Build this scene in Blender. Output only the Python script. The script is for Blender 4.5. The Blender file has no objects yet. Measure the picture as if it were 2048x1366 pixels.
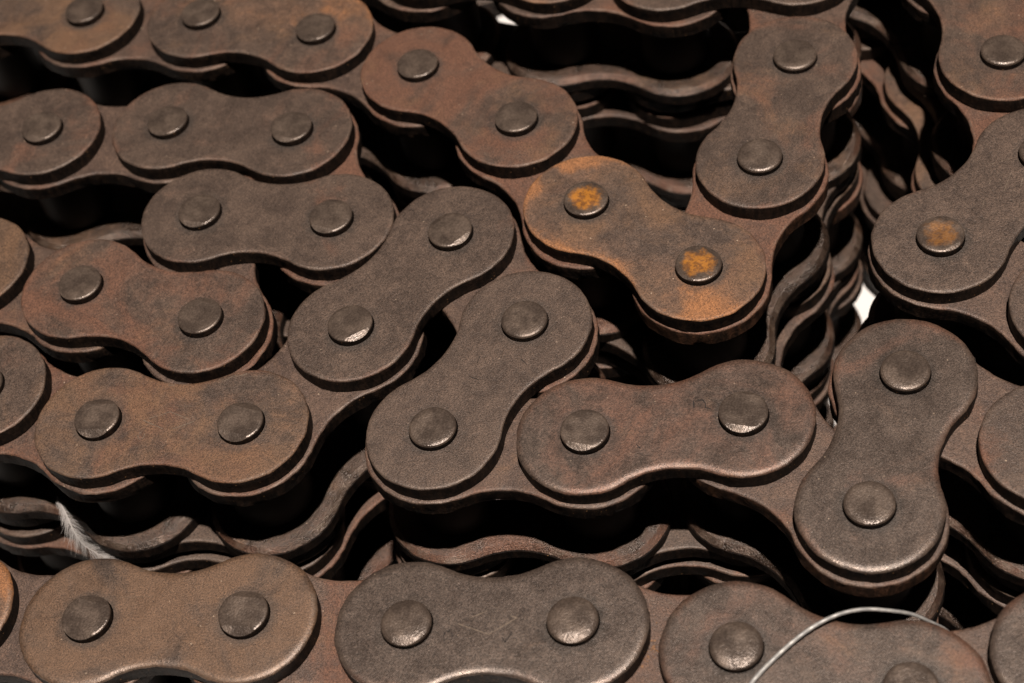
import bpy, bmesh, math, random
from mathutils import Vector, Matrix, noise
from mathutils.geometry import tessellate_polygon

# ------------------------------------------------------------------ scale and stacking (all lengths in chain pitches, then metres)
S = 0.0508                      # one pitch = 50.8 mm
T = 0.128                       # plate thickness
PIN_UP = 0.055                  # how far a pin stands above its plate
W = 0.60                        # clear width between the inner plates
GAP = 0.055                     # air between one layer of chain and the next
STEP = PIN_UP + 4 * T + W + 0.012 + (GAP - PIN_UP)
LAYERS = 3
H = STEP * LAYERS + 0.03        # pin tops of the uppermost layer above the table
RO, WO = 0.447, 0.322           # outer plate: end radius, half waist
RI, WI = 0.474, 0.352           # inner plate
PIN_R = 0.155

scene = bpy.context.scene
col = scene.collection

def P3(x, y, z=0.0):
    return Vector((x * S, y * S, (z + H) * S))

# ------------------------------------------------------------------ camera
EL, ROLL, DIST = math.radians(51.9436), math.radians(-13.9324), 11.9824
cd = bpy.data.cameras.new('camera')
cam = bpy.data.objects.new('camera', cd)
col.objects.link(cam)
F = Vector((0, math.cos(EL), -math.sin(EL)))
U = Vector((0, math.sin(EL), math.cos(EL)))
X = Vector((1, 0, 0))
xc = X * math.cos(ROLL) + U * math.sin(ROLL)
yc = -X * math.sin(ROLL) + U * math.cos(ROLL)
m = Matrix((xc, yc, -F)).transposed().to_4x4()
m.translation = P3(0, -DIST * math.cos(EL), DIST * math.sin(EL))
cam.matrix_world = m
cd.sensor_width = 36.0
cd.lens = 64.147
cd.clip_start = 0.01
cd.clip_end = 100
cd.dof.use_dof = True
cd.dof.focus_distance = 11.75 * S
cd.dof.aperture_fstop = 11.0
cd.dof.aperture_blades = 7
scene.camera = cam

# ------------------------------------------------------------------ light: one gallery spot almost overhead, near-black room
world = bpy.data.worlds.new('World')
scene.world = world
world.use_nodes = True
bg = world.node_tree.nodes['Background']
bg.inputs['Color'].default_value = (1.0, 0.9, 0.8, 1)
bg.inputs['Strength'].default_value = 0.004

def spot(name, pos, target, energy, radius, color, size, blend=0.6):
    l = bpy.data.lights.new(name, 'SPOT')
    l.energy = energy
    l.shadow_soft_size = radius
    l.color = color
    l.spot_size = math.radians(size)
    l.spot_blend = blend
    o = bpy.data.objects.new(name, l)
    o.location = pos
    o.rotation_euler = (Vector(target) - Vector(pos)).to_track_quat('-Z', 'Y').to_euler()
    col.objects.link(o)
    return o

spot('ceiling_spot', P3(0, 0) + Vector((0.07, -0.205, 1.0)) * 3.0, P3(0.2, 0), 630, 0.035, (1.0, 0.88, 0.775), 30)

vs = scene.view_settings
vs.view_transform = 'Standard'
vs.look = 'None'
vs.exposure = 0.0
vs.gamma = 1.0
scene.render.engine = 'CYCLES'

# ------------------------------------------------------------------ node helpers
def newmat(name):
    mt = bpy.data.materials.new(name)
    mt.use_nodes = True
    nt = mt.node_tree
    nt.nodes.clear()
    out = nt.nodes.new('ShaderNodeOutputMaterial')
    bs = nt.nodes.new('ShaderNodeBsdfPrincipled')
    nt.links.new(bs.outputs[0], out.inputs[0])
    return mt, nt, bs

class N:
    def __init__(s, nt): s.nt = nt
    def node(s, t, **k):
        n = s.nt.nodes.new(t)
        for a, b in k.items(): setattr(n, a, b)
        return n
    def link(s, a, b): s.nt.links.new(a, b)
    def put(s, sock, v):
        if isinstance(v, (int, float)): sock.default_value = v
        elif isinstance(v, tuple): sock.default_value = v if len(v) == len(sock.default_value) else (*v, 1)
        else: s.link(v, sock)
    def math(s, op, a, b=0.0, c=0.0, clamp=False):
        n = s.node('ShaderNodeMath', operation=op, use_clamp=clamp)
        s.put(n.inputs[0], a); s.put(n.inputs[1], b); s.put(n.inputs[2], c)
        return n.outputs[0]
    def vmath(s, op, a, b=(0, 0, 0), sc=None):
        n = s.node('ShaderNodeVectorMath', operation=op)
        s.put(n.inputs[0], a); s.put(n.inputs[1], b)
        if sc is not None: s.put(n.inputs['Scale'], sc)
        return n.outputs[0]
    def noise(s, vec, scale, detail=3.0, rough=0.5, dist=0.0):
        n = s.node('ShaderNodeTexNoise')
        s.link(vec, n.inputs['Vector'])
        n.inputs['Scale'].default_value = scale
        n.inputs['Detail'].default_value = detail
        n.inputs['Roughness'].default_value = rough
        n.inputs['Distortion'].default_value = dist
        return n.outputs['Fac']
    def voro(s, vec, scale):
        n = s.node('ShaderNodeTexVoronoi')
        s.link(vec, n.inputs['Vector'])
        n.inputs['Scale'].default_value = scale
        return n
    def step(s, v, lo, hi, a=0.0, b=1.0):
        n = s.node('ShaderNodeMapRange', interpolation_type='SMOOTHSTEP', clamp=True)
        s.put(n.inputs['Value'], v); s.put(n.inputs['From Min'], lo); s.put(n.inputs['From Max'], hi)
        s.put(n.inputs['To Min'], a); s.put(n.inputs['To Max'], b)
        return n.outputs[0]
    def mix(s, f, a, b, mode='MIX'):
        n = s.node('ShaderNodeMix', data_type='RGBA', blend_type=mode)
        s.put(n.inputs[0], f); s.put(n.inputs[6], a); s.put(n.inputs[7], b)
        return n.outputs[2]
    def attr(s, name):
        n = s.node('ShaderNodeAttribute', attribute_type='OBJECT', attribute_name=name)
        return n.outputs['Fac']
    def coords(s):
        tc = s.node('ShaderNodeTexCoord')
        v = s.vmath('SCALE', tc.outputs['Object'], sc=1 / S)
        seed = s.attr('seed')
        off = s.vmath('SCALE', (7.31, 3.17, 5.73), sc=seed)
        return v, s.vmath('ADD', v, off)
    def bump(s, h, strength, dist, normal=None):
        n = s.node('ShaderNodeBump')
        n.inputs['Strength'].default_value = strength
        n.inputs['Distance'].default_value = dist
        s.link(h, n.inputs['Height'])
        if normal: s.link(normal, n.inputs['Normal'])
        return n.outputs[0]

def steel_face(name, dark, warm, rough=0.50, spec=0.5, metal=0.25, bumpk=1.0, rimk=1.0, bump2=0.22):
    """blackened, dusty, patchily rusted steel for the flat of a plate"""
    mt, nt, bs = newmat(name)
    n = N(nt)
    v, vo = n.coords()
    a_red, a_och, a_ora, lean = n.attr('red'), n.attr('ochre'), n.attr('orange'), n.attr('lean')
    sx = n.node('ShaderNodeSeparateXYZ'); n.link(v, sx.inputs[0])
    vx, vy = sx.outputs[0], sx.outputs[1]
    rimn = n.node('ShaderNodeAttribute', attribute_type='GEOMETRY', attribute_name='rim')
    rim = rimn.outputs['Fac']
    mott = n.noise(vo, 4.2, 9, 0.68, 0.5)
    fine = n.noise(n.vmath('ADD', vo, (2, 4, 8)), 17, 6, 0.7, 0.3)
    big1 = n.noise(vo, 1.35, 5, 0.62, 0.7)
    big2 = n.noise(n.vmath('ADD', vo, (31, 11, 5)), 1.6, 6, 0.66, 0.8)
    big3 = n.noise(n.vmath('ADD', vo, (3, 71, 15)), 1.2, 4, 0.5, 0.3)
    grain = n.noise(vo, 92, 2, 0.75)
    grain2 = n.noise(n.vmath('ADD', vo, (9, 9, 9)), 210, 1, 0.5)
    mf = n.math('ADD', n.math('MULTIPLY', mott, 0.65), n.math('MULTIPLY', fine, 0.35))
    c = n.mix(n.step(mf, 0.36, 0.64), dark, warm)
    # dull red oxide
    fr = n.math('ADD', n.math('MULTIPLY', a_red, 0.34), big1)
    fr = n.math('ADD', fr, n.math('MULTIPLY', rim, 0.07 * rimk))
    fr = n.step(n.math('ADD', fr, n.math('MULTIPLY', mf, 0.30)), 0.78, 1.02)
    c = n.mix(n.math('MULTIPLY', fr, 0.8), c, n.mix(fine, (0.105, 0.046, 0.029), (0.165, 0.074, 0.042)))
    # tan / ochre bloom
    fo = n.math('ADD', n.math('MULTIPLY', a_och, 0.36), big2)
    fo = n.step(n.math('ADD', fo, n.math('MULTIPLY', mf, 0.28)), 0.78, 1.05)
    c = n.mix(n.math('MULTIPLY', fo, 0.78), c, (0.152, 0.084, 0.046))
    # bright fresh rust, on some plates gathered towards one end
    fg = n.math('ADD', n.math('MULTIPLY', a_ora, 0.42), big3)
    fg = n.math('ADD', fg, n.math('MULTIPLY', lean, n.math('MULTIPLY', vx, 0.22)))
    fg = n.math('ADD', fg, n.math('MULTIPLY', rim, 0.05 * rimk))
    fg = n.step(n.math('ADD', fg, n.math('MULTIPLY', mf, 0.34)), 0.88, 1.16)
    c = n.mix(n.math('MULTIPLY', fg, 0.85), c, n.mix(n.step(fg, 0.45, 1.0), (0.168, 0.092, 0.056), (0.30, 0.130, 0.050)))
    # black grease and grit packed round the pins
    ax = n.math('SUBTRACT', n.math('ABSOLUTE', vx), 0.5)
    dp = n.math('SQRT', n.math('ADD', n.math('MULTIPLY', ax, ax), n.math('MULTIPLY', vy, vy)))
    dp = n.math('ADD', dp, n.math('MULTIPLY', n.math('SUBTRACT', fine, 0.5), 0.10))
    gr = n.math('MULTIPLY', n.step(dp, 0.155, 0.235, 1, 0), n.step(big2, 0.38, 0.6, 0.25, 0.85))
    c = n.mix(gr, c, (0.050, 0.040, 0.034))
    # grain
    g = n.math('ADD', n.math('MULTIPLY', grain, 0.75), n.math('MULTIPLY', grain2, 0.55))
    gm = n.step(g, 0.44, 0.86, 0.28, 1.92)
    c = n.mix(n.step(fine, 0.3, 0.7, 0.6, 1.0), c, n.mix(1.0, c, n_rgb(n, gm), 'MULTIPLY'))
    # dark pits
    pv = n.voro(vo, 19)
    pit = n.math('MULTIPLY', n.step(pv.outputs['Distance'], 0.05, 0.13, 1, 0), n.step(n.noise(vo, 6, 2), 0.47, 0.6))
    c = n.mix(n.math('MULTIPLY', pit, 0.75), c, (0.018, 0.012, 0.009))
    # handling scratches in two directions
    sc = None
    for ang, sd, thr in ((0.5, 3.0, 0.70), (-0.9, 8.0, 0.715), (1.7, 5.0, 0.72)):
        mp = n.node('ShaderNodeMapping'); n.link(n.vmath('ADD', vo, (sd, sd, 0)), mp.inputs[0])
        mp.inputs['Rotation'].default_value = (0, 0, ang); mp.inputs['Scale'].default_value = (1.6, 85, 1)
        q = n.step(n.noise(mp.outputs[0], 1.0, 2, 0.6), thr, thr + 0.05)
        sc = q if sc is None else n.math('MAXIMUM', sc, q)
    sc = n.math('MULTIPLY', sc, n.step(big3, 0.42, 0.62, 0.1, 0.75))
    c = n.mix(n.math('MULTIPLY', sc, 0.55), c, (0.21, 0.155, 0.115))
    # bare worn metal at the very rim
    wr = n.math('MULTIPLY', n.step(rim, 0.55, 1.0), n.step(mf, 0.47, 0.62))
    c = n.mix(n.math('MULTIPLY', wr, 0.45 * rimk), c, (0.19, 0.145, 0.115))
    # pale dust specks
    sv = n.voro(n.vmath('ADD', vo, (5, 1, 2)), 16)
    rnd = n.node('ShaderNodeSeparateColor'); n.link(sv.outputs['Color'], rnd.inputs[0])
    size = n.math('MULTIPLY_ADD', rnd.outputs[1], 0.075, 0.02)
    sp = n.math('MULTIPLY', n.math('LESS_THAN', sv.outputs['Distance'], size), n.math('GREATER_THAN', rnd.outputs[0], 0.5))
    c = n.mix(n.math('MULTIPLY', sp, n.math('MULTIPLY_ADD', rnd.outputs[2], 0.7, 0.15)), c, (0.55, 0.42, 0.31))
    n.link(c, bs.inputs['Base Color'])
    ro = n.step(mf, 0.35, 0.65, rough - 0.06, rough + 0.08)
    ro = n.math('ADD', ro, n.math('MULTIPLY', n.math('MAXIMUM', fr, n.math('MAXIMUM', fo, fg)), 0.16))
    ro = n.math('SUBTRACT', ro, n.math('MULTIPLY', n.math('MAXIMUM', sc, wr), 0.15))
    n.link(ro, bs.inputs['Roughness'])
    bs.inputs['Metallic'].default_value = metal
    bs.inputs['Specular IOR Level'].default_value = spec
    h = n.math('ADD', n.math('MULTIPLY', grain, 1.0), n.math('MULTIPLY', grain2, 0.6))
    b1 = n.bump(h, 0.34 * bumpk, 0.0005)
    b2 = n.bump(n.math('SUBTRACT', n.math('ADD', mf, n.math('MULTIPLY', fine, 0.4)), n.math('ADD', pit, n.math('MULTIPLY', sc, 0.3))), bump2, 0.0008, b1)
    n.link(b2, bs.inputs['Normal'])
    return mt

def n_rgb(n, val):
    k = n.node('ShaderNodeCombineColor')
    for i in range(3): n.link(val, k.inputs[i])
    return k.outputs[0]

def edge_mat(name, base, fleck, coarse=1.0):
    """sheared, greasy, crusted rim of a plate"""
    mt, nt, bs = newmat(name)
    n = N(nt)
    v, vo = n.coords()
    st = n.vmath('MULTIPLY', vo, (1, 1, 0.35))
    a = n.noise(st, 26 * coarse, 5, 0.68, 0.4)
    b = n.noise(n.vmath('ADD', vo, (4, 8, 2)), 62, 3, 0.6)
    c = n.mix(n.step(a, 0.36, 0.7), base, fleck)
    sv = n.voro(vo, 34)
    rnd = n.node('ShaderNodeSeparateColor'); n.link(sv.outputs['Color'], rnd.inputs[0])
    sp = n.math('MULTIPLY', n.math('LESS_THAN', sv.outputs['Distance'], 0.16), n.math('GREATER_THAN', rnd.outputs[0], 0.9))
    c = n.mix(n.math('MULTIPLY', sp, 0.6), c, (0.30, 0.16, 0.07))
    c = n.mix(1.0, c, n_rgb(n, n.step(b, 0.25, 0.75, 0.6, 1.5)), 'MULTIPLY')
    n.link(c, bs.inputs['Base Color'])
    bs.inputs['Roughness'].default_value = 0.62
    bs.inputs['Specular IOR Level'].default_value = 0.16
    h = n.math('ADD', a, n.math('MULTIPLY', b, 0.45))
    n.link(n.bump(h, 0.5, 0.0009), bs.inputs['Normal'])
    return mt

def pin_mat(name):
    mt, nt, bs = newmat(name)
    n = N(nt)
    v, vo = n.coords()
    mott = n.noise(vo, 7, 5, 0.6)
    grain = n.noise(vo, 75, 2, 0.7)
    c = n.mix(n.step(mott, 0.35, 0.68), (0.088, 0.066, 0.054), (0.136, 0.100, 0.078))
    c = n.mix(1.0, c, n_rgb(n, n.step(grain, 0.3, 0.75, 0.72, 1.3)), 'MULTIPLY')
    # fresh rust blooming from the middle of a few pin ends
    flat = n.vmath('MULTIPLY', v, (1, 1, 0))
    ln = n.node('ShaderNodeVectorMath', operation='LENGTH'); n.link(flat, ln.inputs[0])
    d = n.math('ADD', ln.outputs['Value'], n.math('MULTIPLY', n.math('SUBTRACT', n.noise(vo, 16, 4, 0.65), 0.5), 0.16))
    f = n.math('MULTIPLY', n.step(d, 0.06, 0.135, 1, 0), n.attr('spot'))
    rc = n.mix(n.step(n.noise(vo, 26, 5, 0.7), 0.44, 0.6), (0.56, 0.23, 0.04), (0.26, 0.11, 0.035))
    c = n.mix(f, c, rc)
    n.link(c, bs.inputs['Base Color'])
    n.link(n.step(mott, 0.3, 0.7, 0.25, 0.46), bs.inputs['Roughness'])
    bs.inputs['Metallic'].default_value = 0.4
    bs.inputs['Specular IOR Level'].default_value = 0.8
    ring = n.math('SINE', n.math('MULTIPLY', ln.outputs['Value'], 420))
    h = n.math('ADD', n.math('ADD', grain, n.math('MULTIPLY', ring, 0.035)), n.math('MULTIPLY', mott, 1.5))
    n.link(n.bump(h, 0.26, 0.0006), bs.inputs['Normal'])
    return mt

M_OUT = steel_face('outer_plate_steel', (0.066, 0.047, 0.038), (0.104, 0.071, 0.054), 0.45, 0.6)
M_WORN = steel_face('handled_plate_steel', (0.078, 0.058, 0.048), (0.102, 0.074, 0.059), 0.36, 1.0, 0.42, 0.7, 1.0, 0.10)
M_INN = steel_face('inner_plate_steel', (0.070, 0.047, 0.038), (0.114, 0.073, 0.054), 0.48, 0.6)
M_LOW = steel_face('dimmed_worn_rim_steel', (0.036, 0.024, 0.018), (0.080, 0.048, 0.033), 0.30, 1.0, 0.45, 1.6, 1.6)  # oily inner faces, base colour also darkened so the lower rims look dimly lit
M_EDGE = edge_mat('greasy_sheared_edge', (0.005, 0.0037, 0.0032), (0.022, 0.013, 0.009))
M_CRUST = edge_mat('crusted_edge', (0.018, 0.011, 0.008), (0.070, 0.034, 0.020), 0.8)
M_PIN = pin_mat('pin_steel')
M_ROLL, nt_, bs_ = newmat('oily_roller_steel')
bs_.inputs['Base Color'].default_value = (0.013, 0.011, 0.010, 1)
bs_.inputs['Roughness'].default_value = 0.6
bs_.inputs['Metallic'].default_value = 0.3

# ------------------------------------------------------------------ mesh builders
def outline(R, w, inset, k=16):
    """figure-eight chain plate outline, centred, pins at x = +-0.5, offset inwards"""
    rc = (0.25 + w * w - R * R) / (2 * (R - w))
    yc_ = w + rc
    th = math.atan2(yc_, 0.5)               # direction from a pin to the centre of the hollow
    r, q = R - inset, rc + inset
    pts = []
    a0, a1 = -(math.pi - th), math.pi - th  # right end
    for i in range(3 * k + 1):
        a = a0 + (a1 - a0) * i / (3 * k)
        pts.append((0.5 + r * math.cos(a), r * math.sin(a)))
    for i in range(1, k):                   # upper hollow
        a = -th + (-(math.pi - th) + th) * i / k
        pts.append((q * math.cos(a), yc_ + q * math.sin(a)))
    for i in range(3 * k + 1):              # left end
        a = th + (2 * math.pi - 2 * th) * i / (3 * k)
        pts.append((-0.5 + r * math.cos(a), r * math.sin(a)))
    for i in range(1, k):
        a = math.pi - th + (2 * th - math.pi) * i / k
        pts.append((q * math.cos(a), -yc_ + q * math.sin(a)))
    return pts

def plate_mesh(name, R, w, profile, mats, holes=0.0, jag=0.003, seed=0, side_from=4, sharp=38):
    """profile: list of (inset, z) from the flat of the top round the rim to the underside"""
    verts, faces, fm = [], [], []
    rings = []
    for j, (ins, z) in enumerate(profile):
        ring = []
        for i, (x, y) in enumerate(outline(R, w, ins)):
            if j >= side_from - 2:
                kx = jag if j < side_from else jag * 1.6
                q = Vector((x * 9 + seed * 17.3, y * 9 - seed * 5.1, z * 14))
                d = noise.noise(q) * kx + noise.noise(q * 3.7) * kx * 0.7
                L = math.hypot(x - (0.5 if x > 0 else -0.5), y) or 1
                nx, ny = (x - (0.5 if x > 0 else -0.5)) / L, y / L
                x, y = x + nx * d, y + ny * d
                z2 = z + noise.noise(q + Vector((40, 2, 9))) * kx * 0.6
            else:
                z2 = z
            ring.append(len(verts)); verts.append((x * S, y * S, z2 * S))
        rings.append(ring)
    n = len(rings[0])
    for j in range(len(rings) - 1):
        for i in range(n):
            a, b = rings[j], rings[j + 1]
            faces.append((a[i], b[i], b[(i + 1) % n], a[(i + 1) % n])); fm.append(1 if j >= side_from else 0)
    if holes:
        loops = [[verts[i] for i in rings[0]]]
        idx = list(rings[0])
        for cx in (0.5, -0.5):
            lp, low = [], []
            for i in range(40):
                a = -2 * math.pi * i / 40
                lp.append(len(verts)); verts.append(((cx + holes * math.cos(a)) * S, holes * math.sin(a) * S, 0))
            for i in range(40):
                a = -2 * math.pi * i / 40
                low.append(len(verts)); verts.append(((cx + holes * math.cos(a)) * S, holes * math.sin(a) * S, -T * S))
            loops.append([verts[i] for i in lp]); idx += lp
            for i in range(40):
                faces.append((lp[i], low[i], low[(i + 1) % 40], lp[(i + 1) % 40])); fm.append(1)
        for t in tessellate_polygon([[Vector(p) for p in l] for l in loops]):
            a, b, c = (idx[k] for k in t)
            pa, pb, pc = Vector(verts[a]), Vector(verts[b]), Vector(verts[c])
            if (pb - pa).cross(pc - pa).z < 0: b, c = c, b
            faces.append((a, b, c)); fm.append(0)
    else:
        faces.append(tuple(rings[0])); fm.append(0)
    faces.append(tuple(reversed(rings[-1]))); fm.append(1)
    me = bpy.data.meshes.new(name)
    me.from_pydata(verts, [], faces)
    for mt in mats: me.materials.append(mt)
    me.polygons.foreach_set('material_index', fm)
    me.polygons.foreach_set('use_smooth', [True] * len(faces))
    me.set_sharp_from_angle(angle=math.radians(sharp))
    nr = len(rings[0])
    at = me.attributes.new('rim', 'FLOAT', 'POINT')
    vals = [0.0] * len(verts)
    for j, ring in enumerate(rings):
        for i in ring: vals[i] = min(1.0, j / 3.0)
    at.data.foreach_set('value', vals)
    me.validate()
    return me

SIDE = [(0, -0.05), (0.001, -0.085), (0, -T + 0.006), (0.006, -T)]
ROLL_OUT = [(0.07, 0), (0.048, 0), (0.034, -0.0010), (0.022, -0.0036), (0.011, -0.0080), (0.003, -0.0138), (0, -0.020)] + SIDE
CRISP = [(0.05, 0), (0.034, 0), (0.018, -0.0006), (0.009, -0.002), (0.003, -0.006), (0, -0.012)] + SIDE
ROUND = [(0.10, 0), (0.050, 0), (0.044, -0.0008), (0.039, -0.0045), (0.007, -0.035), (0, -0.042)] + SIDE[1:]
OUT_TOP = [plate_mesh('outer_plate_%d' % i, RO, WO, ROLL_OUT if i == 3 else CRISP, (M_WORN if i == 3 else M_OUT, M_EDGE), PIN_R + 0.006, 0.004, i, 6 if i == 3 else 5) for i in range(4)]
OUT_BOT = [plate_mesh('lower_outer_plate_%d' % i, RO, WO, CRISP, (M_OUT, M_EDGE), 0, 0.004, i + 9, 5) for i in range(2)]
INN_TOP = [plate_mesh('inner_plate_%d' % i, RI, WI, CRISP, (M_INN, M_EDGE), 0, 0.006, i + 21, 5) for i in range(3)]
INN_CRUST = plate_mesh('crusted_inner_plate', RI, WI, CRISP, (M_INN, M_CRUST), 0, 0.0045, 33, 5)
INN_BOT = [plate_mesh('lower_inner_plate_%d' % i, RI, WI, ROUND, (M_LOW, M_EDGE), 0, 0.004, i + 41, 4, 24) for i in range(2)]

def pin_mesh(name, length, facet, tilt=0.42, off=0.1, edge=0.010, dome=0.0):
    bm = bmesh.new()
    k = 44
    prof = [(0.35, dome), (0.6, dome * 0.6), (1 - 2.2 * edge / PIN_R, 0), (1 - 1.1 * edge / PIN_R, -edge * 0.18), (1 - 0.35 * edge / PIN_R, -edge * 0.55), (1, -edge * 1.3), (1, -0.09), (1, -length)]
    top = bm.verts.new((0, 0, dome * S))
    rings = []
    for r, z in prof:
        rings.append([bm.verts.new((r * PIN_R * S * math.cos(2 * math.pi * i / k), r * PIN_R * S * math.sin(2 * math.pi * i / k), z * S)) for i in range(k)])
    for i in range(k):
        bm.faces.new((top, rings[0][i], rings[0][(i + 1) % k]))
    for a, b in zip(rings, rings[1:]):
        for i in range(k):
            bm.faces.new((a[i], b[i], b[(i + 1) % k], a[(i + 1) % k]))
    bm.faces.new(list(reversed(rings[-1])))
    for sgn, on in ((1, facet[0]), (-1, facet[1])):
        if on:
            nrm = Vector((0.06 * sgn, sgn * math.sin(tilt), math.cos(tilt)))
            r = bmesh.ops.bisect_plane(bm, geom=bm.verts[:] + bm.edges[:] + bm.faces[:], dist=1e-7, plane_co=(0, sgn * off * S * on, 0), plane_no=nrm, clear_outer=True)
            ed = [e for e in r['geom_cut'] if isinstance(e, bmesh.types.BMEdge)]
            bmesh.ops.holes_fill(bm, edges=ed, sides=0)
    bmesh.ops.recalc_face_normals(bm, faces=bm.faces[:])
    me = bpy.data.meshes.new(name)
    bm.to_mesh(me); bm.free()
    me.materials.append(M_PIN)
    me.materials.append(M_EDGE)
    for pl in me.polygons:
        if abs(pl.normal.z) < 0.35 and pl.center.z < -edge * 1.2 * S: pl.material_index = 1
    me.polygons.foreach_set('use_smooth', [True] * len(me.polygons))
    me.set_sharp_from_angle(angle=math.radians(17))
    return me

PLEN = PIN_UP + 4 * T + W + 0.010
PINS = {'plain': pin_mesh('pin_plain', PLEN, (0, 0), edge=0.016),
        'both': pin_mesh('pin_staked_both_sides', PLEN, (1, 1)),
        'near': pin_mesh('pin_staked_near_side', PLEN, (1.3, 1.12), 0.36),
        'slight': pin_mesh('pin_slightly_staked', PLEN, (1.15, 1.2), 0.36),
        'dome': pin_mesh('pin_domed', PLEN, (1.1, 1.05), 0.4, edge=0.02, dome=0.004)}

def tube_mesh(name, r, h, mat, k=40):
    bm = bmesh.new()
    prof = [(0.6, 0), (0.96, 0), (1, -0.012), (1, -h + 0.012), (0.96, -h), (0.6, -h)]
    rings = [[bm.verts.new((q * r * S * math.cos(2 * math.pi * i / k), q * r * S * math.sin(2 * math.pi * i / k), z * S)) for i in range(k)] for q, z in prof]
    for a, b in zip(rings, rings[1:]):
        for i in range(k):
            bm.faces.new((a[i], b[i], b[(i + 1) % k], a[(i + 1) % k]))
    me = bpy.data.meshes.new(name)
    bm.to_mesh(me); bm.free()
    me.materials.append(mat)
    me.polygons.foreach_set('use_smooth', [True] * len(me.polygons))
    me.set_sharp_from_angle(angle=math.radians(40))
    return me
ROLLER = tube_mesh('roller', 0.285, W - 0.02, M_ROLL)

# ------------------------------------------------------------------ the table under the pile
def table():
    mt, nt, bs = newmat('white_table')
    n = N(nt)
    tc = n.node('ShaderNodeTexCoord')
    k = n.noise(tc.outputs['Object'], 60, 3)
    n.link(n.mix(k, (0.80, 0.79, 0.78), (0.86, 0.85, 0.85)), bs.inputs['Base Color'])
    bs.inputs['Roughness'].default_value = 0.6
    bm = bmesh.new()
    bmesh.ops.create_cube(bm, size=1.0)
    bmesh.ops.scale(bm, vec=(1.1, 1.1, 0.04), verts=bm.verts)
    bmesh.ops.translate(bm, vec=(0, 0.06, -0.02), verts=bm.verts)
    me = bpy.data.meshes.new('table_top')
    bm.to_mesh(me); bm.free()
    me.materials.append(mt)
    o = bpy.data.objects.new('table_top', me)
    o['kind'] = 'structure'
    o['label'] = 'plain white surface under the pile of chain'
    col.objects.link(o)
table()

# ------------------------------------------------------------------ the chains: pin centres in pitches, outer links first, third, fifth ...
A = [(-5.40, 5.70), (-4.50, 5.27), (-3.593, 4.846), (-2.682, 4.346), (-1.759, 3.969), (-0.903, 3.487), (-0.183, 2.8), (0.415, 2.012), (0.735, 1.074), (1.332, 0.275), (1.971, 1.065), (2.493, 1.96), (2.772, 2.917), (1.860, 3.190), (1.008, 3.598), (0.118, 3.986), (-0.83, 4.57), (-1.70, 5.06)]
B = [(-4.061, 3.305), (-3.104, 3.133), (-2.119, 2.861), (-1.207, 2.467), (-1.030, 1.494), (-1.963, 1.865), (-2.038, 0.88), (-2.865, 1.452), (-3.691, 1.957), (-4.62, 2.30)]
C = [(-4.55, 1.06), (-3.599, 0.768), (-2.803, 0.229), (-1.852, -0.086), (-1.027, 0.5), (-0.237, 1.091), (0.111, 0.169), (-0.624, -0.504), (0.314, -0.814), (1.291, -0.976), (1.833, -1.831), (2.345, -0.955), (3.055, -1.707), (3.93, -2.05)]
D = [(-4.80, -0.56), (-3.873, -0.92), (-2.952, -1.269), (-1.972, -1.521), (-1.008, -1.852), (-0.057, -2.101), (0.834, -2.521), (1.68, -3.025), (2.629, -3.030), (3.56, -2.75)]
E_ = [(-0.12, 7.72), (0.80, 7.42), (1.66, 7.06), (1.72, 6.13), (1.56, 5.15), (2.46, 4.75), (3.40, 4.41), (3.62, 3.43), (3.94, 2.479), (3.869, 1.492), (3.778, 0.497), (2.91, 0.021), (3.567, -0.769), (4.417, -1.259)]  # leading pins out of view, added to block bright table showing through gaps
# E_ begins with an outer link only if its parity says so: (3.94,2.479)-(3.869,1.492) is outer, so the list starts on an outer link

CH = {
 'A': dict(pins=A, label='uppermost chain bending from the top left to the orange rusted plate and back',
           red=[.3, .55, .45, .75, .4, .45, .3, .3, .3], och=[.5, .8, .5, .35, .75, .35, .2, .4, .3], ora=[.3, .4, .45, .15, .72, .05, .2, .6, .3],
           pins_kind=['plain', 'plain', 'slight', 'slight', 'slight', 'slight', 'slight', 'slight', 'slight', 'slight', 'plain', 'plain', 'plain', 'plain', 'plain', 'plain', 'plain', 'plain'],
           spot={8: 1.0, 9: 0.9}, crust=(9,)),
 'B': dict(pins=B, label='uppermost chain folded in a zigzag at the left edge',
           red=[.35, .35, .3, .72, .4], och=[.3, .05, .15, .3, .8], ora=[0, 0, 0, .12, .3],
           pins_kind=['near', 'near', 'slight', 'slight', 'slight', 'slight', 'near', 'slight', 'slight', 'slight'], spot={}, crust=()),
 'C': dict(pins=C, label='uppermost chain zigzagging through the middle beside the plain grey plates',
           red=[.2, .5, .05, .05, .5, .35, .3], och=[.6, .75, 0, .0, .2, .15, .1], ora=[0, .1, 0, 0, .22, .1, 0],
           pins_kind=['plain', 'plain', 'both', 'both', 'near', 'slight', 'plain', 'plain', 'near', 'near', 'plain', 'plain', 'plain', 'plain'], spot={}, crust=()),
 'D': dict(pins=D, label='uppermost chain running straight along the bottom edge',
           red=[.2, .15, .15, .35, .2], och=[.9, .95, .1, .25, .2], ora=[1.0, .1, 0, 0, 0],
           pins_kind=['plain', 'plain', 'both', 'both', 'dome', 'dome', 'dome', 'plain', 'plain', 'plain'], spot={}, crust=()),
 'E': dict(pins=E_, label='uppermost chain entering at the right edge beyond the dark gap',
           red=[.3, .3, .3, .4, .7, .15, .3], och=[.3, .3, .3, .4, .45, .05, .1], ora=[0, 0, .1, .2, .28, 0, 0],
           pins_kind=['plain'] * 11 + ['near', 'plain', 'plain'], spot={11: 0.42}, crust=()),
}
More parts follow.
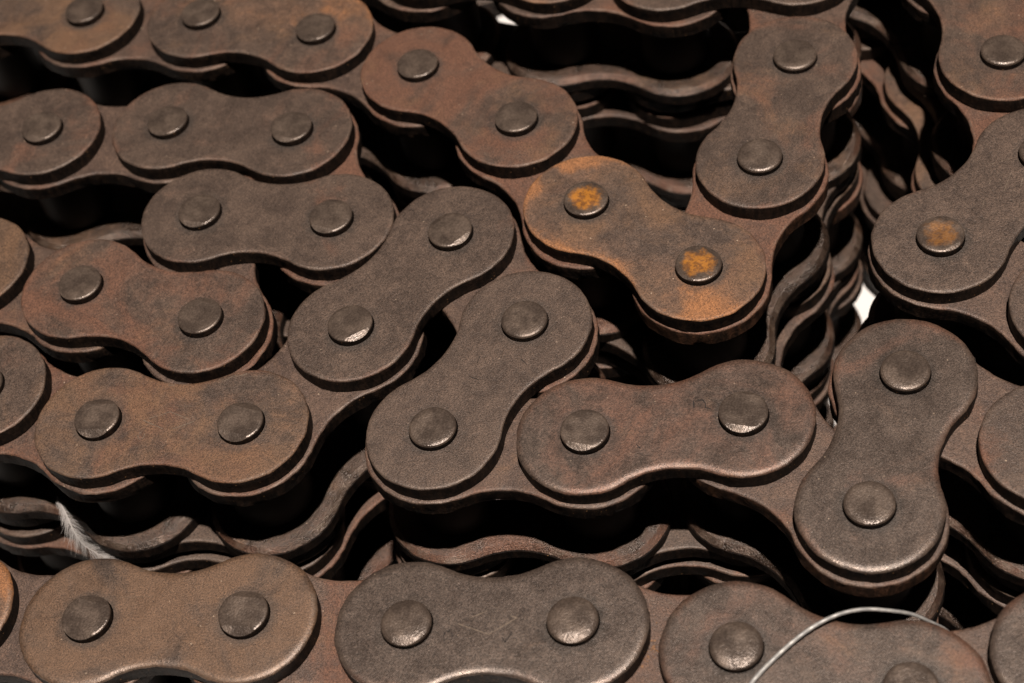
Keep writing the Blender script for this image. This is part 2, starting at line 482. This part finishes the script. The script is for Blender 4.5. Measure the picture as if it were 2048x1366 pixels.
UNDER = {'A': 'the chain with the orange rusted plate', 'B': 'the zigzag chain at the left edge', 'C': 'the zigzag chain in the middle',
         'D': 'the straight chain along the bottom edge', 'E': 'the chain at the right edge'}
rnd = random.Random(11)
marked = {}

def part(name, me, parent, loc, rot, **props):
    o = bpy.data.objects.new(name, me)
    o.parent = parent
    o.location = loc
    o.rotation_euler = rot
    o['seed'] = round(rnd.uniform(0, 40), 3)
    o['red'] = 0.2; o['ochre'] = 0.15; o['orange'] = 0.0; o['spot'] = 0.0; o['lean'] = 0.0
    for k, v in props.items(): o[k] = v
    col.objects.link(o)
    return o

def chain(key, layer):
    c = CH[key]
    pts = [Vector(p) for p in c['pins']]
    if layer:
        r2 = random.Random(hash((ord(key), layer)))
        ang = math.radians(r2.uniform(-0.6, 0.6)); off = Vector((r2.uniform(-.035, .035), r2.uniform(-.035, .035)))
        if key == 'E': off = Vector((-0.145 * layer, 0.0))
        if key == 'A': off = Vector((0.004 * layer, 0.0))
        ctr = sum(pts, Vector((0, 0))) / len(pts)
        R2 = Matrix.Rotation(ang, 2)
        pts = [R2 @ (p - ctr) + ctr + off + Vector((r2.uniform(-.012, .012), r2.uniform(-.012, .012))) for p in pts]
    z0 = -layer * STEP
    root = bpy.data.objects.new('roller_chain', None)
    base = P3(pts[len(pts) // 2].x, pts[len(pts) // 2].y, z0 - PLEN)
    root.location = base
    root.empty_display_size = 0.01
    col.objects.link(root)
    root['category'] = 'chain'
    root['group'] = 'stacked lengths of roller chain'
    root['label'] = c['label'] if layer == 0 else ('second layer of chain, lying directly under ' if layer == 1 else ['third', 'fourth', 'fifth'][layer - 2] + ' layer of chain down, under ') + UNDER[key]
    rel = lambda x, y, z: P3(x, y, z0 + z) - base
    n = len(pts)
    # outer links fix the pins exactly one pitch apart
    exact = {}
    for i in range(0, n - 1, 2):
        a, b = pts[i], pts[i + 1]
        mid, d = (a + b) / 2, (b - a).normalized()
        exact[i], exact[i + 1] = mid - d / 2, mid + d / 2
        ang = math.atan2(d.y, d.x)
        k = i // 2
        pr = dict(red=c['red'][k], ochre=c['och'][k], orange=c['ora'][k]) if layer == 0 else dict(red=rnd.uniform(0, .6), ochre=rnd.uniform(0, .7), orange=rnd.choice((0, 0, .3)))
        tilt = (math.radians(rnd.uniform(-.35, .35)), math.radians(rnd.uniform(-.35, .35)), ang + math.radians(rnd.uniform(-.3, .3)))
        op = part('outer_plate', OUT_TOP[3] if layer == 0 and (key == 'D' or (key == 'C' and k in (4, 5))) else OUT_TOP[rnd.randrange(3)], root, rel(mid.x, mid.y, -PIN_UP), tilt, **pr)
        if layer == 0:
            if key == 'A' and k == 4: op['lean'] = -0.45
            if pr['orange'] >= .7: op['label'] = 'outer plate stained bright orange with rust'
            marked[(key, k)] = op
        for e, j in ((-0.5, i), (0.5, i + 1)):
            kind = c['pins_kind'][j] if layer == 0 else rnd.choice(('plain', 'slight'))
            pn = part('pin', PINS[kind], op, (e * S, 0, PIN_UP * S + rnd.uniform(-.004, .004) * S),
                      (rnd.uniform(-.012, .012), rnd.uniform(-.012, .012), rnd.uniform(-.2, .2)), spot=c['spot'].get(j, 0.0) if layer == 0 else 0.0)
            if pn['spot'] > 0.2: pn['label'] = 'pin end with a spot of orange rust'
        part('outer_plate', rnd.choice(OUT_BOT), root, rel(mid.x, mid.y, -PIN_UP - 3 * T - W), (0, 0, ang), red=rnd.uniform(0, .4), ochre=rnd.uniform(0, .5))
    for i in range(1, n - 1, 2):
        a, b = exact[i], exact[i + 1]
        mid, d = (a + b) / 2, (b - a).normalized()
        ang = math.atan2(d.y, d.x)
        crust = layer == 0 and i in c['crust']
        me = INN_CRUST if crust or rnd.random() < 0.15 else rnd.choice(INN_TOP)
        pr = dict(red=rnd.uniform(.2, .75), ochre=rnd.uniform(.0, .5), orange=rnd.choice((0, 0, .15)))
        if crust: pr = dict(red=.85, ochre=.3, orange=.2)
        ip = part('inner_plate', me, root, rel(mid.x, mid.y, -PIN_UP - T - 0.004), (0, 0, ang), **pr)
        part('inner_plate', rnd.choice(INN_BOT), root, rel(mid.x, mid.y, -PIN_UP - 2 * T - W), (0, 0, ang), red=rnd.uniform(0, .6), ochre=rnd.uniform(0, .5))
        for q in (a, b):
            part('roller', ROLLER, root, rel(q.x, q.y, -PIN_UP - 2 * T - 0.01), (0, 0, 0))
    return root

for key in 'ABCDE':
    for layer in range(LAYERS):
        chain(key, layer)

# ------------------------------------------------------------------ faint stamped and scratched marks on the plates
def flat_mat(name, c, rough=0.5):
    mt, nt, bs = newmat(name)
    n = N(nt)
    tc = n.node('ShaderNodeTexCoord')
    k = n.noise(tc.outputs['Object'], 900, 3, 0.6)
    n.link(n.mix(n.step(k, 0.3, 0.7), c, tuple(v * 0.55 for v in c)), bs.inputs['Base Color'])
    bs.inputs['Roughness'].default_value = rough
    return mt
M_SCR = flat_mat('pale_scratch', (0.20, 0.155, 0.12), 0.4)
M_NICK = flat_mat('dark_nick', (0.015, 0.010, 0.008), 0.7)
def strokes(name, parent, lines, width, mat, z=0.0012, break_up=0.35, seed=1):
    """thin broken strokes lying on the plate, in plate coordinates (pitches)"""
    r = random.Random(seed)
    vs, fs = [], []
    for pts in lines:
        for (x0, y0), (x1, y1) in zip(pts, pts[1:]):
            L = math.hypot(x1 - x0, y1 - y0)
            k = max(1, int(L / 0.035))
            nx, ny = -(y1 - y0) / L, (x1 - x0) / L
            for i in range(k):
                if r.random() < break_up: continue
                a, b = i / k, (i + 1) / k
                wa, wb = width * r.uniform(.35, 1), width * r.uniform(.35, 1)
                q = len(vs)
                for t, wd in ((a, wa), (b, wb)):
                    x, y = x0 + (x1 - x0) * t, y0 + (y1 - y0) * t
                    vs.append(((x + nx * wd) * S, (y + ny * wd) * S, z * S)); vs.append(((x - nx * wd) * S, (y - ny * wd) * S, z * S))
                fs.append((q, q + 1, q + 3, q + 2))
    me = bpy.data.meshes.new(name)
    me.from_pydata(vs, [], fs)
    me.materials.append(mat)
    return part(name, me, parent, (0, 0, 0), (0, 0, 0))
def arc(cx, cy, rx, ry, a0, a1, k=10):
    return [(cx + rx * math.cos(math.radians(a0 + (a1 - a0) * i / k)), cy + ry * math.sin(math.radians(a0 + (a1 - a0) * i / k))) for i in range(k + 1)]
RH = [[(-0.19, 0.0), (0.0, 0.085), (0.19, 0.0), (0.0, -0.085), (-0.19, 0.0)]]
p5, p8, d2, p7, b1 = marked[('C', 1)], marked[('C', 4)], marked[('D', 2)], marked[('C', 3)], marked[('B', 1)]
# lozenge emblem and the few letter strokes that can still be made out
strokes('stamped_mark', p5, [[(-0.188, 0.015), (-0.016, 0.088), (0.166, 0.016), (0.001, -0.064), (-0.188, 0.015)]] + [arc(-0.172, -0.105, 0.022, 0.03, 120, 420)], 0.0036, M_SCR, seed=3, break_up=0.25)
strokes('stamped_mark', d2, [[(-0.193, 0.005), (-0.02, 0.085), (0.056, 0.077), (0.163, 0.035), (-0.0, -0.071), (-0.193, 0.005)]], 0.0048, M_SCR, seed=4, break_up=0.3)
strokes('stamped_letters', d2, [arc(-0.246, -0.084, 0.024, 0.04, 60, 300), [(-0.222, -0.045), (-0.215, -0.121)], [(0.062, -0.059), (0.102, -0.125), (0.14, -0.06)]], 0.005, M_NICK, seed=5, break_up=0.3)
strokes('stamped_letters', p8, [[(0.199, 0.157), (0.197, 0.103)], [(0.221, 0.158), (0.259, 0.153), (0.272, 0.128), (0.269, 0.093), (0.303, 0.081)], [(-0.186, -0.122), (-0.163, -0.155)]], 0.0055, M_NICK, seed=6, break_up=0.15)
strokes('nick', p7, [[(0.043, -0.059), (0.03, 0.01)], [(-0.246, 0.155), (-0.231, 0.211)], [(-0.124, -0.094), (-0.075, -0.082)]], 0.005, M_NICK, seed=7, break_up=0.0)
strokes('scratch', p5, [[(0.30, 0.345), (0.35, 0.385), (0.385, 0.40)], [(0.36, 0.375), (0.45, 0.41), (0.50, 0.405)], [(0.41, 0.385), (0.44, 0.40)], [(-0.134, 0.30), (-0.038, 0.305)]], 0.004, M_SCR, seed=8, break_up=0.2)
strokes('scratch', marked[('E', 5)], [[(-0.25, -0.05), (-0.02, 0.06)], [(-0.3, 0.02), (-0.12, 0.12)], [(-0.1, -0.1), (0.12, 0.02)], [(-0.35, -0.12), (-0.2, -0.2)]], 0.003, M_SCR, seed=9, break_up=0.3)

# ------------------------------------------------------------------ steel wire looping over the bottom chain
def smooth_path(pts, k=14):
    out = []
    P = [Vector(p) for p in pts]
    P = [2 * P[0] - P[1]] + P + [2 * P[-1] - P[-2]]
    for i in range(1, len(P) - 2):
        a, b, c, d = P[i - 1:i + 3]
        for j in range(k):
            t = j / k
            out.append(0.5 * ((2 * b) + (c - a) * t + (2 * a - 5 * b + 4 * c - d) * t * t + (3 * b - a - 3 * c + d) * t ** 3))
    out.append(P[-2])
    return out

def rope_mesh(name, path, r0, r1, lobes, twist, mat, k=24):
    vs, fs = [], []
    n = len(path)
    s_len = 0.0
    for i, p in enumerate(path):
        t = (path[min(i + 1, n - 1)] - path[max(i - 1, 0)]).normalized()
        side = t.cross(Vector((0, 0, 1))).normalized()
        up = side.cross(t)
        if i: s_len += (p - path[i - 1]).length
        r = r0 + (r1 - r0) * i / (n - 1)
        for j in range(k):
            a = 2 * math.pi * j / k
            q = r * (1 + 0.16 * abs(math.cos((lobes * (a + s_len * twist)) / 2)) - 0.1)
            v = p + (side * math.cos(a) + up * math.sin(a)) * q
            vs.append(v)
    for i in range(n - 1):
        for j in range(k):
            fs.append((i * k + j, i * k + (j + 1) % k, (i + 1) * k + (j + 1) % k, (i + 1) * k + j))
    fs.append(tuple(reversed(range(k)))); fs.append(tuple(range((n - 1) * k, n * k)))
    me = bpy.data.meshes.new(name)
    o0 = P3(*path_base)
    me.from_pydata([P3(*v) - o0 for v in vs], [], fs)
    me.materials.append(mat)
    me.polygons.foreach_set('use_smooth', [True] * len(fs))
    return me

M_WIRE, nt_, bs_ = newmat('galvanised_wire')
n_ = N(nt_)
tc_ = n_.node('ShaderNodeTexCoord')
k_ = n_.noise(tc_.outputs['Object'], 420, 4, 0.65)
n_.link(n_.mix(n_.step(k_, 0.35, 0.7), (0.30, 0.30, 0.30), (0.48, 0.47, 0.45)), bs_.inputs['Base Color'])
bs_.inputs['Metallic'].default_value = 0.35
bs_.inputs['Roughness'].default_value = 0.5
path_base = (1.247, -2.573, -0.02)
wp = smooth_path([(0.69, -2.911, -0.03), (0.797, -2.813, -0.03), (0.907, -2.724, -0.025), (1.076, -2.623, -0.015), (1.217, -2.556, -0.005), (1.35, -2.513, 0.0), (1.477, -2.495, 0.0), (1.605, -2.498, -0.02), (1.747, -2.527, -0.06), (1.862, -2.549, -0.12), (1.958, -2.582, -0.2), (2.048, -2.609, -0.3), (2.136, -2.65, -0.45), (2.213, -2.64, -0.7)], 30)
wire = bpy.data.objects.new('steel_wire', rope_mesh('steel_wire', wp, 0.014, 0.0085, 6, 14.0, M_WIRE))
wire.location = P3(*path_base)
wire['label'] = 'thin twisted silvery wire looping over the bottom chain at the lower right'
wire['category'] = 'wire'
col.objects.link(wire)

# ------------------------------------------------------------------ small white feather caught on the lower rim
M_FEA, nt_, bs_ = newmat('white_down')
bs_.inputs['Base Color'].default_value = (0.40, 0.38, 0.37, 1)
bs_.inputs['Roughness'].default_value = 0.8
bs_.inputs['Subsurface Weight'].default_value = 0.0
fb = Vector((-3.27, 0.0, -0.86))
fe = bpy.data.objects.new('feather', None)
fe.location = P3(*fb)
fe.empty_display_size = 0.005
fe['label'] = 'small fluffy white feather caught on a rim at the lower left'
fe['category'] = 'feather'
col.objects.link(fe)
fpath = smooth_path([(-3.352, 0.262, -0.80), (-3.307, 0.132, -0.79), (-3.276, 0.033, -0.80), (-3.252, -0.05, -0.87), (-3.215, -0.10, -0.965), (-3.087, -0.172, -1.08)], 12)
path_base = tuple(fb)
shaft = bpy.data.objects.new('shaft', rope_mesh('shaft', fpath, 0.0075, 0.002, 2, 0.0, M_FEA, 8))
shaft.parent = fe
col.objects.link(shaft)
def barbs():
    r = random.Random(5)
    vs, fs = [], []
    n = len(fpath)
    camdir = Vector((0, -math.cos(EL), math.sin(EL)))
    for q in range(520):
        u = r.random()
        i = min(n - 2, int(u * (n - 1)))
        p = fpath[i].lerp(fpath[i + 1], u * (n - 1) - i)
        t = (fpath[i + 1] - fpath[i]).normalized()
        side = t.cross(camdir).normalized() * (1 if r.random() < 0.55 else -1)
        wide = math.sin(min(1, u * 1.5 + 0.12) * math.pi * 0.62)
        L = (0.03 + 0.07 * wide) * r.uniform(.55, 1.15)
        if r.random() < 0.10: L *= 1.5
        ang = r.uniform(0.35, 0.95)
        d = (t * math.cos(ang) + side * math.sin(ang) + camdir * r.uniform(-.25, .3)).normalized()
        curl = (t * r.uniform(-.1, .7) + Vector((0, 0, -1)) * r.uniform(-.2, .45) + side * r.uniform(-.3, .2))
        wd = 0.00095 * r.uniform(.6, 1.25)
        k = 5
        prev = None
        for j in range(k + 1):
            s_ = j / k
            c = p + d * (L * s_) + curl * (L * 0.45 * s_ * s_)
            w_ = d.cross(camdir).normalized() * wd * (1 - 0.7 * s_)
            a = len(vs)
            vs.append(P3(*(c + w_)) - P3(*fb)); vs.append(P3(*(c - w_)) - P3(*fb))
            if prev is not None: fs.append((prev, prev + 1, a + 1, a))
            prev = a
    me = bpy.data.meshes.new('barbs')
    me.from_pydata(vs, [], fs)
    me.materials.append(M_FEA)
    o = bpy.data.objects.new('barbs', me)
    o.parent = fe
    o['kind'] = 'stuff'
    col.objects.link(o)
barbs()

# ------------------------------------------------------------------ crumbs of rust and scale fallen on the bottom chain
def grit(name, label, spots, mat, seed):
    r = random.Random(seed)
    bm = bmesh.new()
    for cx, cy, z, sp, cnt, rmax in spots:
        for _ in range(cnt):
            rad = rmax * (0.3 + 0.7 * r.random() ** 2)
            c = Vector((cx + r.gauss(0, sp), cy + r.gauss(0, sp), z + rad * 0.4))
            res = bmesh.ops.create_icosphere(bm, subdivisions=1, radius=1.0)
            sq = Vector((r.uniform(.6, 1.5), r.uniform(.6, 1.5), r.uniform(.4, .8)))
            for v in res['verts']:
                k = 1 + 0.6 * noise.noise(v.co * 2.1 + c * 80)
                v.co = P3(*(Vector((v.co.x * sq.x, v.co.y * sq.y, v.co.z * sq.z)) * rad * k + c))
    me = bpy.data.meshes.new(name)
    bm.to_mesh(me); bm.free()
    me.materials.append(mat)
    o = bpy.data.objects.new(name, me)
    o['label'] = label; o['category'] = 'grit'; o['kind'] = 'stuff'
    col.objects.link(o)
M_GRIT = flat_mat('rust_crumb', (0.26, 0.13, 0.06), 0.6)
ZI = -PIN_UP - T - 0.004
grit('rust_grit', 'rust crumbs lying on an inner plate of the bottom chain', [(0.36, -2.33, ZI, 0.03, 26, 0.011), (0.30, -2.37, ZI, 0.025, 16, 0.008), (0.43, -2.17, ZI, 0.004, 2, 0.013)], M_GRIT, 3)
